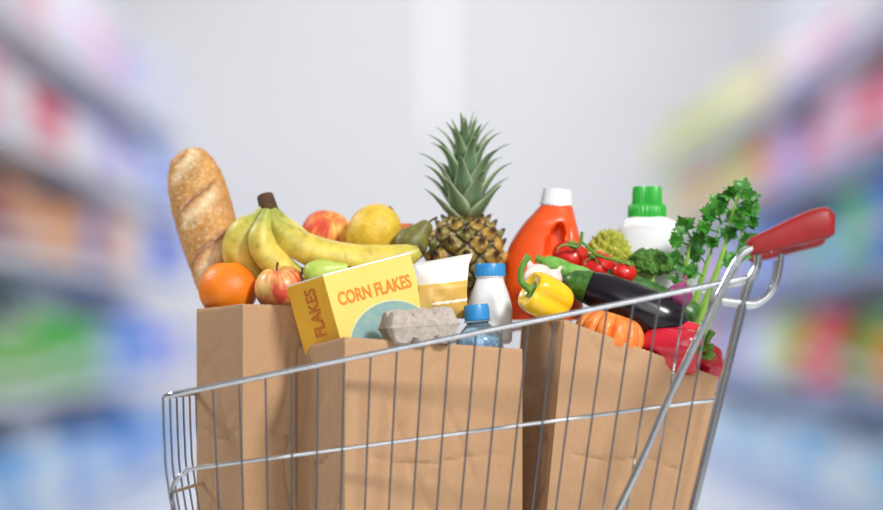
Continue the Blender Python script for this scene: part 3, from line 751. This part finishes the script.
# romanesco: a head of pointed florets set in a spiral, each floret covered with smaller ones
t = thing('romanesco', 'yellow green romanesco head of pointed spiralling florets between the two detergent bottles', 'romanesco', P(609, 257, .37))
b = NB(); R = L(27)
def cone(b, base, axis, r, h, n=6):
    a = axis.normalized(); o1 = a.orthogonal().normalized(); o2 = a.cross(o1)
    tip = b.verts.new(base+a*h); r1 = [b.verts.new(base+(o1*math.cos(2*PI*k/n)+o2*math.sin(2*PI*k/n))*r) for k in range(n)]
    r2 = [b.verts.new(base+a*h*.52+(o1*math.cos(2*PI*k/n)+o2*math.sin(2*PI*k/n))*r*.68) for k in range(n)]
    for k in range(n):
        k2 = (k+1) % n
        b.faces.new((r1[k], r1[k2], r2[k2], r2[k])); b.faces.new((r2[k], r2[k2], tip))
r_ = bmesh.ops.create_icosphere(b, subdivisions=3, radius=R*.76)
NM = 76
for i in range(NM):
    u = (i+.5)/NM; ph = math.acos(1-1.5*u); az = i*2.39996
    ax_ = Vector((math.sin(ph)*math.cos(az), math.sin(ph)*math.sin(az), math.cos(ph)*1.12)); bs = Vector((ax_.x*(.8+.2*u), ax_.y*(.8+.2*u), ax_.z*1.12))*R*.76
    ax_ = (ax_+Vector((0, 0, .2))).normalized()
    r = R*(.10+.14*u**.6); hgt = r*1.7; o1 = ax_.orthogonal().normalized(); o2 = ax_.cross(o1)
    cone(b, bs-ax_*r*.3, ax_, r*.85, hgt*1.08, 8)
    for j in range(20):
        v_ = (j+.5)/20; a2 = j*2.39996; dirn = (o1*math.cos(a2)+o2*math.sin(a2)); rad = r*.84*v_**.95
        cone(b, bs+dirn*rad+ax_*(hgt*.9*(1-v_)-r*.22), ax_*.95+dirn*(.2+.8*v_), r*(.12+.15*v_), r*(.26+.26*v_), 6)
obj('head', b, romanesco_m, t, ang=40)
b = NB(); sweep(b, [(0, 0, -L(30)), (0, 0, -L(20)), (0, 0, -L(8))], [L(8), L(10), L(14)], 16, 3); obj('stalk', b, broccoli_stalk, t)
# broccoli
t = thing('broccoli', 'dark green broccoli floret below the white detergent bottle', 'broccoli', P(649, 274, .325))
b = NB()
for i in range(60):
    ph = math.acos(1-1.15*(i+.5)/60); az = i*2.39996; d = Vector((math.sin(ph)*math.cos(az), math.sin(ph)*math.sin(az), math.cos(ph)))
    cpos = Vector((d.x*L(18), d.y*L(13), d.z*L(15)+L(6)))*(1+.06*math.sin(i*5.1)); rr_ = L(4.2+random.random()*2.2)
    r_ = bmesh.ops.create_icosphere(b, subdivisions=3, radius=rr_, matrix=Matrix.Translation(cpos))
    for v in r_['verts']:
        n_ = (v.co-cpos).normalized(); v.co += n_*L(2.2)*noise.noise(v.co*520)
obj('florets', b, broccoli_m, t)
b = NB(); sweep(b, [(0, 0, -L(22)), (0, 0, -L(4)), (0, 0, L(12))], [L(6), L(7), L(13)], 14, 3); obj('stalk', b, broccoli_stalk, t)
# red onion
t = thing('red_onion', 'purple red onion between the eggplant tip and the celery', 'onion', P(680, 295, .245), mtx=RY(18))
R = L(13); prof = [(0, -.95), (.35, -.9), (.8, -.6), (1, -.05), (.9, .4), (.55, .75), (.22, 1), (.12, 1.3), (.09, 1.55), (0, 1.55)]
pts, _ = resample([Vector((r*R, 0, z*R)) for r, z in prof], 1, 4)
b = NB(); lathe(b, [(max(0, p.x) if 0 < i < len(pts)-1 else 0, p.z) for i, p in enumerate(pts)], 40); obj('skin', b, onionm, t)
b = NB(); lathe(b, [(R*.22, -R*.92), (R*.16, -R*1.02), (0, -R*1.02)], 12); obj('root_plate', b, brownstem, t)
# celery
t = thing('celery', 'bunch of leafy celery standing up next to the cart handle', 'celery', P(692, 345, .32))
stalks = [[(690, 352), (699, 320), (712, 285), (723, 252), (731, 220), (737, 196)], [(685, 352), (691, 320), (698, 292), (706, 266), (714, 242), (721, 220)],
          [(681, 350), (683, 318), (685, 290), (686, 268), (689, 250), (692, 236)], [(696, 352), (706, 322), (720, 293), (731, 268), (739, 246), (744, 226)]]
for i, st in enumerate(stalks):
    b = NB(); yy = .312+.012*(i % 2)
    sweep(b, [P(x, y, yy+.004*j*(1 if i % 2 else -1)*.3) for j, (x, y) in enumerate(st)], [L(5.5), L(4.8), L(3.4), L(2.2), L(1.4), L(.9)], 12, 5, mod=lambda a, u: 1+.08*math.cos(7*a)); obj('stalk', b, celerystalk, t, world=True)
def leaf(b, pos, d, nrm, sz, curl):
    d = d.normalized(); s_ = d.cross(nrm).normalized(); nrm = s_.cross(d).normalized()
    half = [(0, 0), (.12, .08), (.42, .08), (.34, .24), (.60, .34), (.44, .44), (.58, .62), (.34, .62), (.40, .84), (.18, .82), (.14, .98), (0, 1.18)]
    seg = (0, .25, .5, .75, 1.18)
    mid = [b.verts.new(pos+d*sz*v+nrm*sz*(-curl*v*v)) for v in seg]
    for sg in (-1, 1):
        vs = [b.verts.new(pos+s_*(sg*x*sz)+d*(y*sz)+nrm*sz*(.2*x-curl*y*y+.05*math.sin(y*19+sg))) for x, y in half[1:-1]]
        b.faces.new((mid[0], vs[0], mid[1])); b.faces.new((mid[1], vs[0], vs[1], vs[2])); b.faces.new((mid[1], vs[2], mid[2]))
        b.faces.new((mid[2], vs[2], vs[3], vs[4]))
        b.faces.new((mid[2], vs[4], vs[5], vs[6])); b.faces.new((mid[2], vs[6], mid[3])); b.faces.new((mid[3], vs[6], vs[7], vs[8])); b.faces.new((mid[3], vs[8], vs[9], mid[4]))
b = NB()
# sprigs: a thin leaf stalk leaving a stem point, with jagged leaflets at its end
sprigs = [(736, 203, 742, 190, 13), (737, 206, 750, 198, 11), (733, 214, 720, 204, 13), (736, 204, 730, 193, 11), (731, 222, 744, 210, 12), (741, 232, 752, 223, 10), (729, 234, 739, 224, 11), (722, 222, 709, 215, 13),
          (721, 224, 717, 209, 12), (718, 232, 704, 229, 12), (716, 240, 728, 234, 11), (739, 248, 748, 241, 10), (691, 240, 685, 226, 12), (690, 246, 676, 241, 13),
          (690, 250, 699, 240, 11), (706, 264, 696, 253, 12), (687, 266, 675, 261, 12), (703, 276, 691, 271, 10), (686, 284, 676, 280, 10), (718, 270, 728, 260, 10), (734, 260, 743, 254, 9),
          (728, 228, 733, 217, 11), (711, 254, 712, 242, 11), (738, 214, 751, 210, 9)]
for x0, y0, x1, y1, sz in sprigs:
    yy = .303+random.uniform(-.024, .024); p0, p1 = P(x0, y0, .314), P(x1, y1, yy)
    sweep(b, [p0, p0.lerp(p1, .5)+Vector((0, -.003, .001)), p1], [L(1.2), L(1.0), L(.7)], 6, 3)
    d0 = (p1-p0).normalized()
    for k, (an, f) in enumerate(((0, 1.1), (60, 1), (-60, 1), (115, .8), (-115, .8))):
        d = Matrix.Rotation(math.radians(an+random.uniform(-16, 16)), 3, 'Y') @ d0; d = d+Vector((0, random.uniform(-.4, .3), 0))
        leaf(b, p1-d0*.001*k, d, Vector((random.uniform(-.5, .5), -1, random.uniform(-.1, .8))), L(sz*f), random.uniform(.03, .22))
obj('leaves', b, celeryleaf, t, world=True, ang=60)

# ------------------------------------------------------------------ light and camera
w = bpy.data.worlds.new('World'); bpy.context.scene.world = w; w.use_nodes = True
nt = w.node_tree; bg = nt.nodes['Background']
tc = nt.nodes.new('ShaderNodeTexCoord'); sp = nt.nodes.new('ShaderNodeSeparateXYZ'); mr = nt.nodes.new('ShaderNodeMapRange'); rp = nt.nodes.new('ShaderNodeValToRGB')
nt.links.new(tc.outputs['Generated'], sp.inputs[0]); nt.links.new(sp.outputs['Z'], mr.inputs['Value']); mr.inputs['From Min'].default_value = -1
nt.links.new(mr.outputs['Result'], rp.inputs['Fac'])
rp.color_ramp.elements[0].color = (.28, .28, .29, 1); rp.color_ramp.elements[1].color = (1, 1, 1, 1)
e = rp.color_ramp.elements.new(.5); e.color = (.38, .38, .395, 1); e = rp.color_ramp.elements.new(.62); e.color = (.80, .80, .81, 1)
# environment dimmed towards the left, added to shade the bags' side panels
m2 = nt.nodes.new('ShaderNodeMapRange'); m2.inputs['From Min'].default_value = -1; m2.inputs['To Min'].default_value = .42; m2.inputs['To Max'].default_value = 1.2
nt.links.new(sp.outputs['X'], m2.inputs['Value'])
vm = nt.nodes.new('ShaderNodeVectorMath'); vm.operation = 'SCALE'
nt.links.new(rp.outputs['Color'], vm.inputs[0]); nt.links.new(m2.outputs['Result'], vm.inputs['Scale']); nt.links.new(vm.outputs['Vector'], bg.inputs['Color'])
bg.inputs['Strength'].default_value = .50
def light(kind, loc, target, energy, size=1, name='key_light', color=(1, 1, 1), size_y=None):
    l = bpy.data.lights.new(name, kind); l.energy = energy; l.color = color
    if kind == 'AREA':
        l.shape = 'RECTANGLE' if size_y else 'DISK'; l.size = size
        if size_y: l.size_y = size_y
    if kind == 'SUN': l.angle = math.radians(size)
    o = bpy.data.objects.new(name, l); C.objects.link(o); o.location = loc
    if size_y: return o
    o.rotation_euler = (Vector(target)-Vector(loc)).to_track_quat('-Z', 'Y').to_euler(); return o
light('AREA', (1.5, -2.0, 2.7), (0, .2, .95), 98, .55, 'key_lamp', (1, .98, .95))
light('AREA', (-2.0, .9, 2.6), (.0, .2, 1), 34, .6, 'rim_lamp')
light('SUN', (1, -6, 5), (0, 10, 0), .60, 30, 'store_light')
light('AREA', (0, 17, 5.6), None, 610, 4.5, 'aisle_fill', (1, 1, .99), 22)  # unseen overhead fill added to brighten the shelves and far wall
cam = bpy.data.cameras.new('camera'); co = bpy.data.objects.new('camera', cam); C.objects.link(co)
co.location = (0, -D, H); co.rotation_euler = (PI/2, 0, 0)
cam.sensor_width = 36; cam.lens = (1/S)*D*36/883
cam.shift_y = (HOR-255)/883; cam.clip_end = 200
cam.dof.use_dof = True; cam.dof.focus_distance = D+.18; cam.dof.aperture_fstop = cam.lens/98
bpy.context.scene.camera = co
bpy.context.scene.view_settings.view_transform = 'Standard'
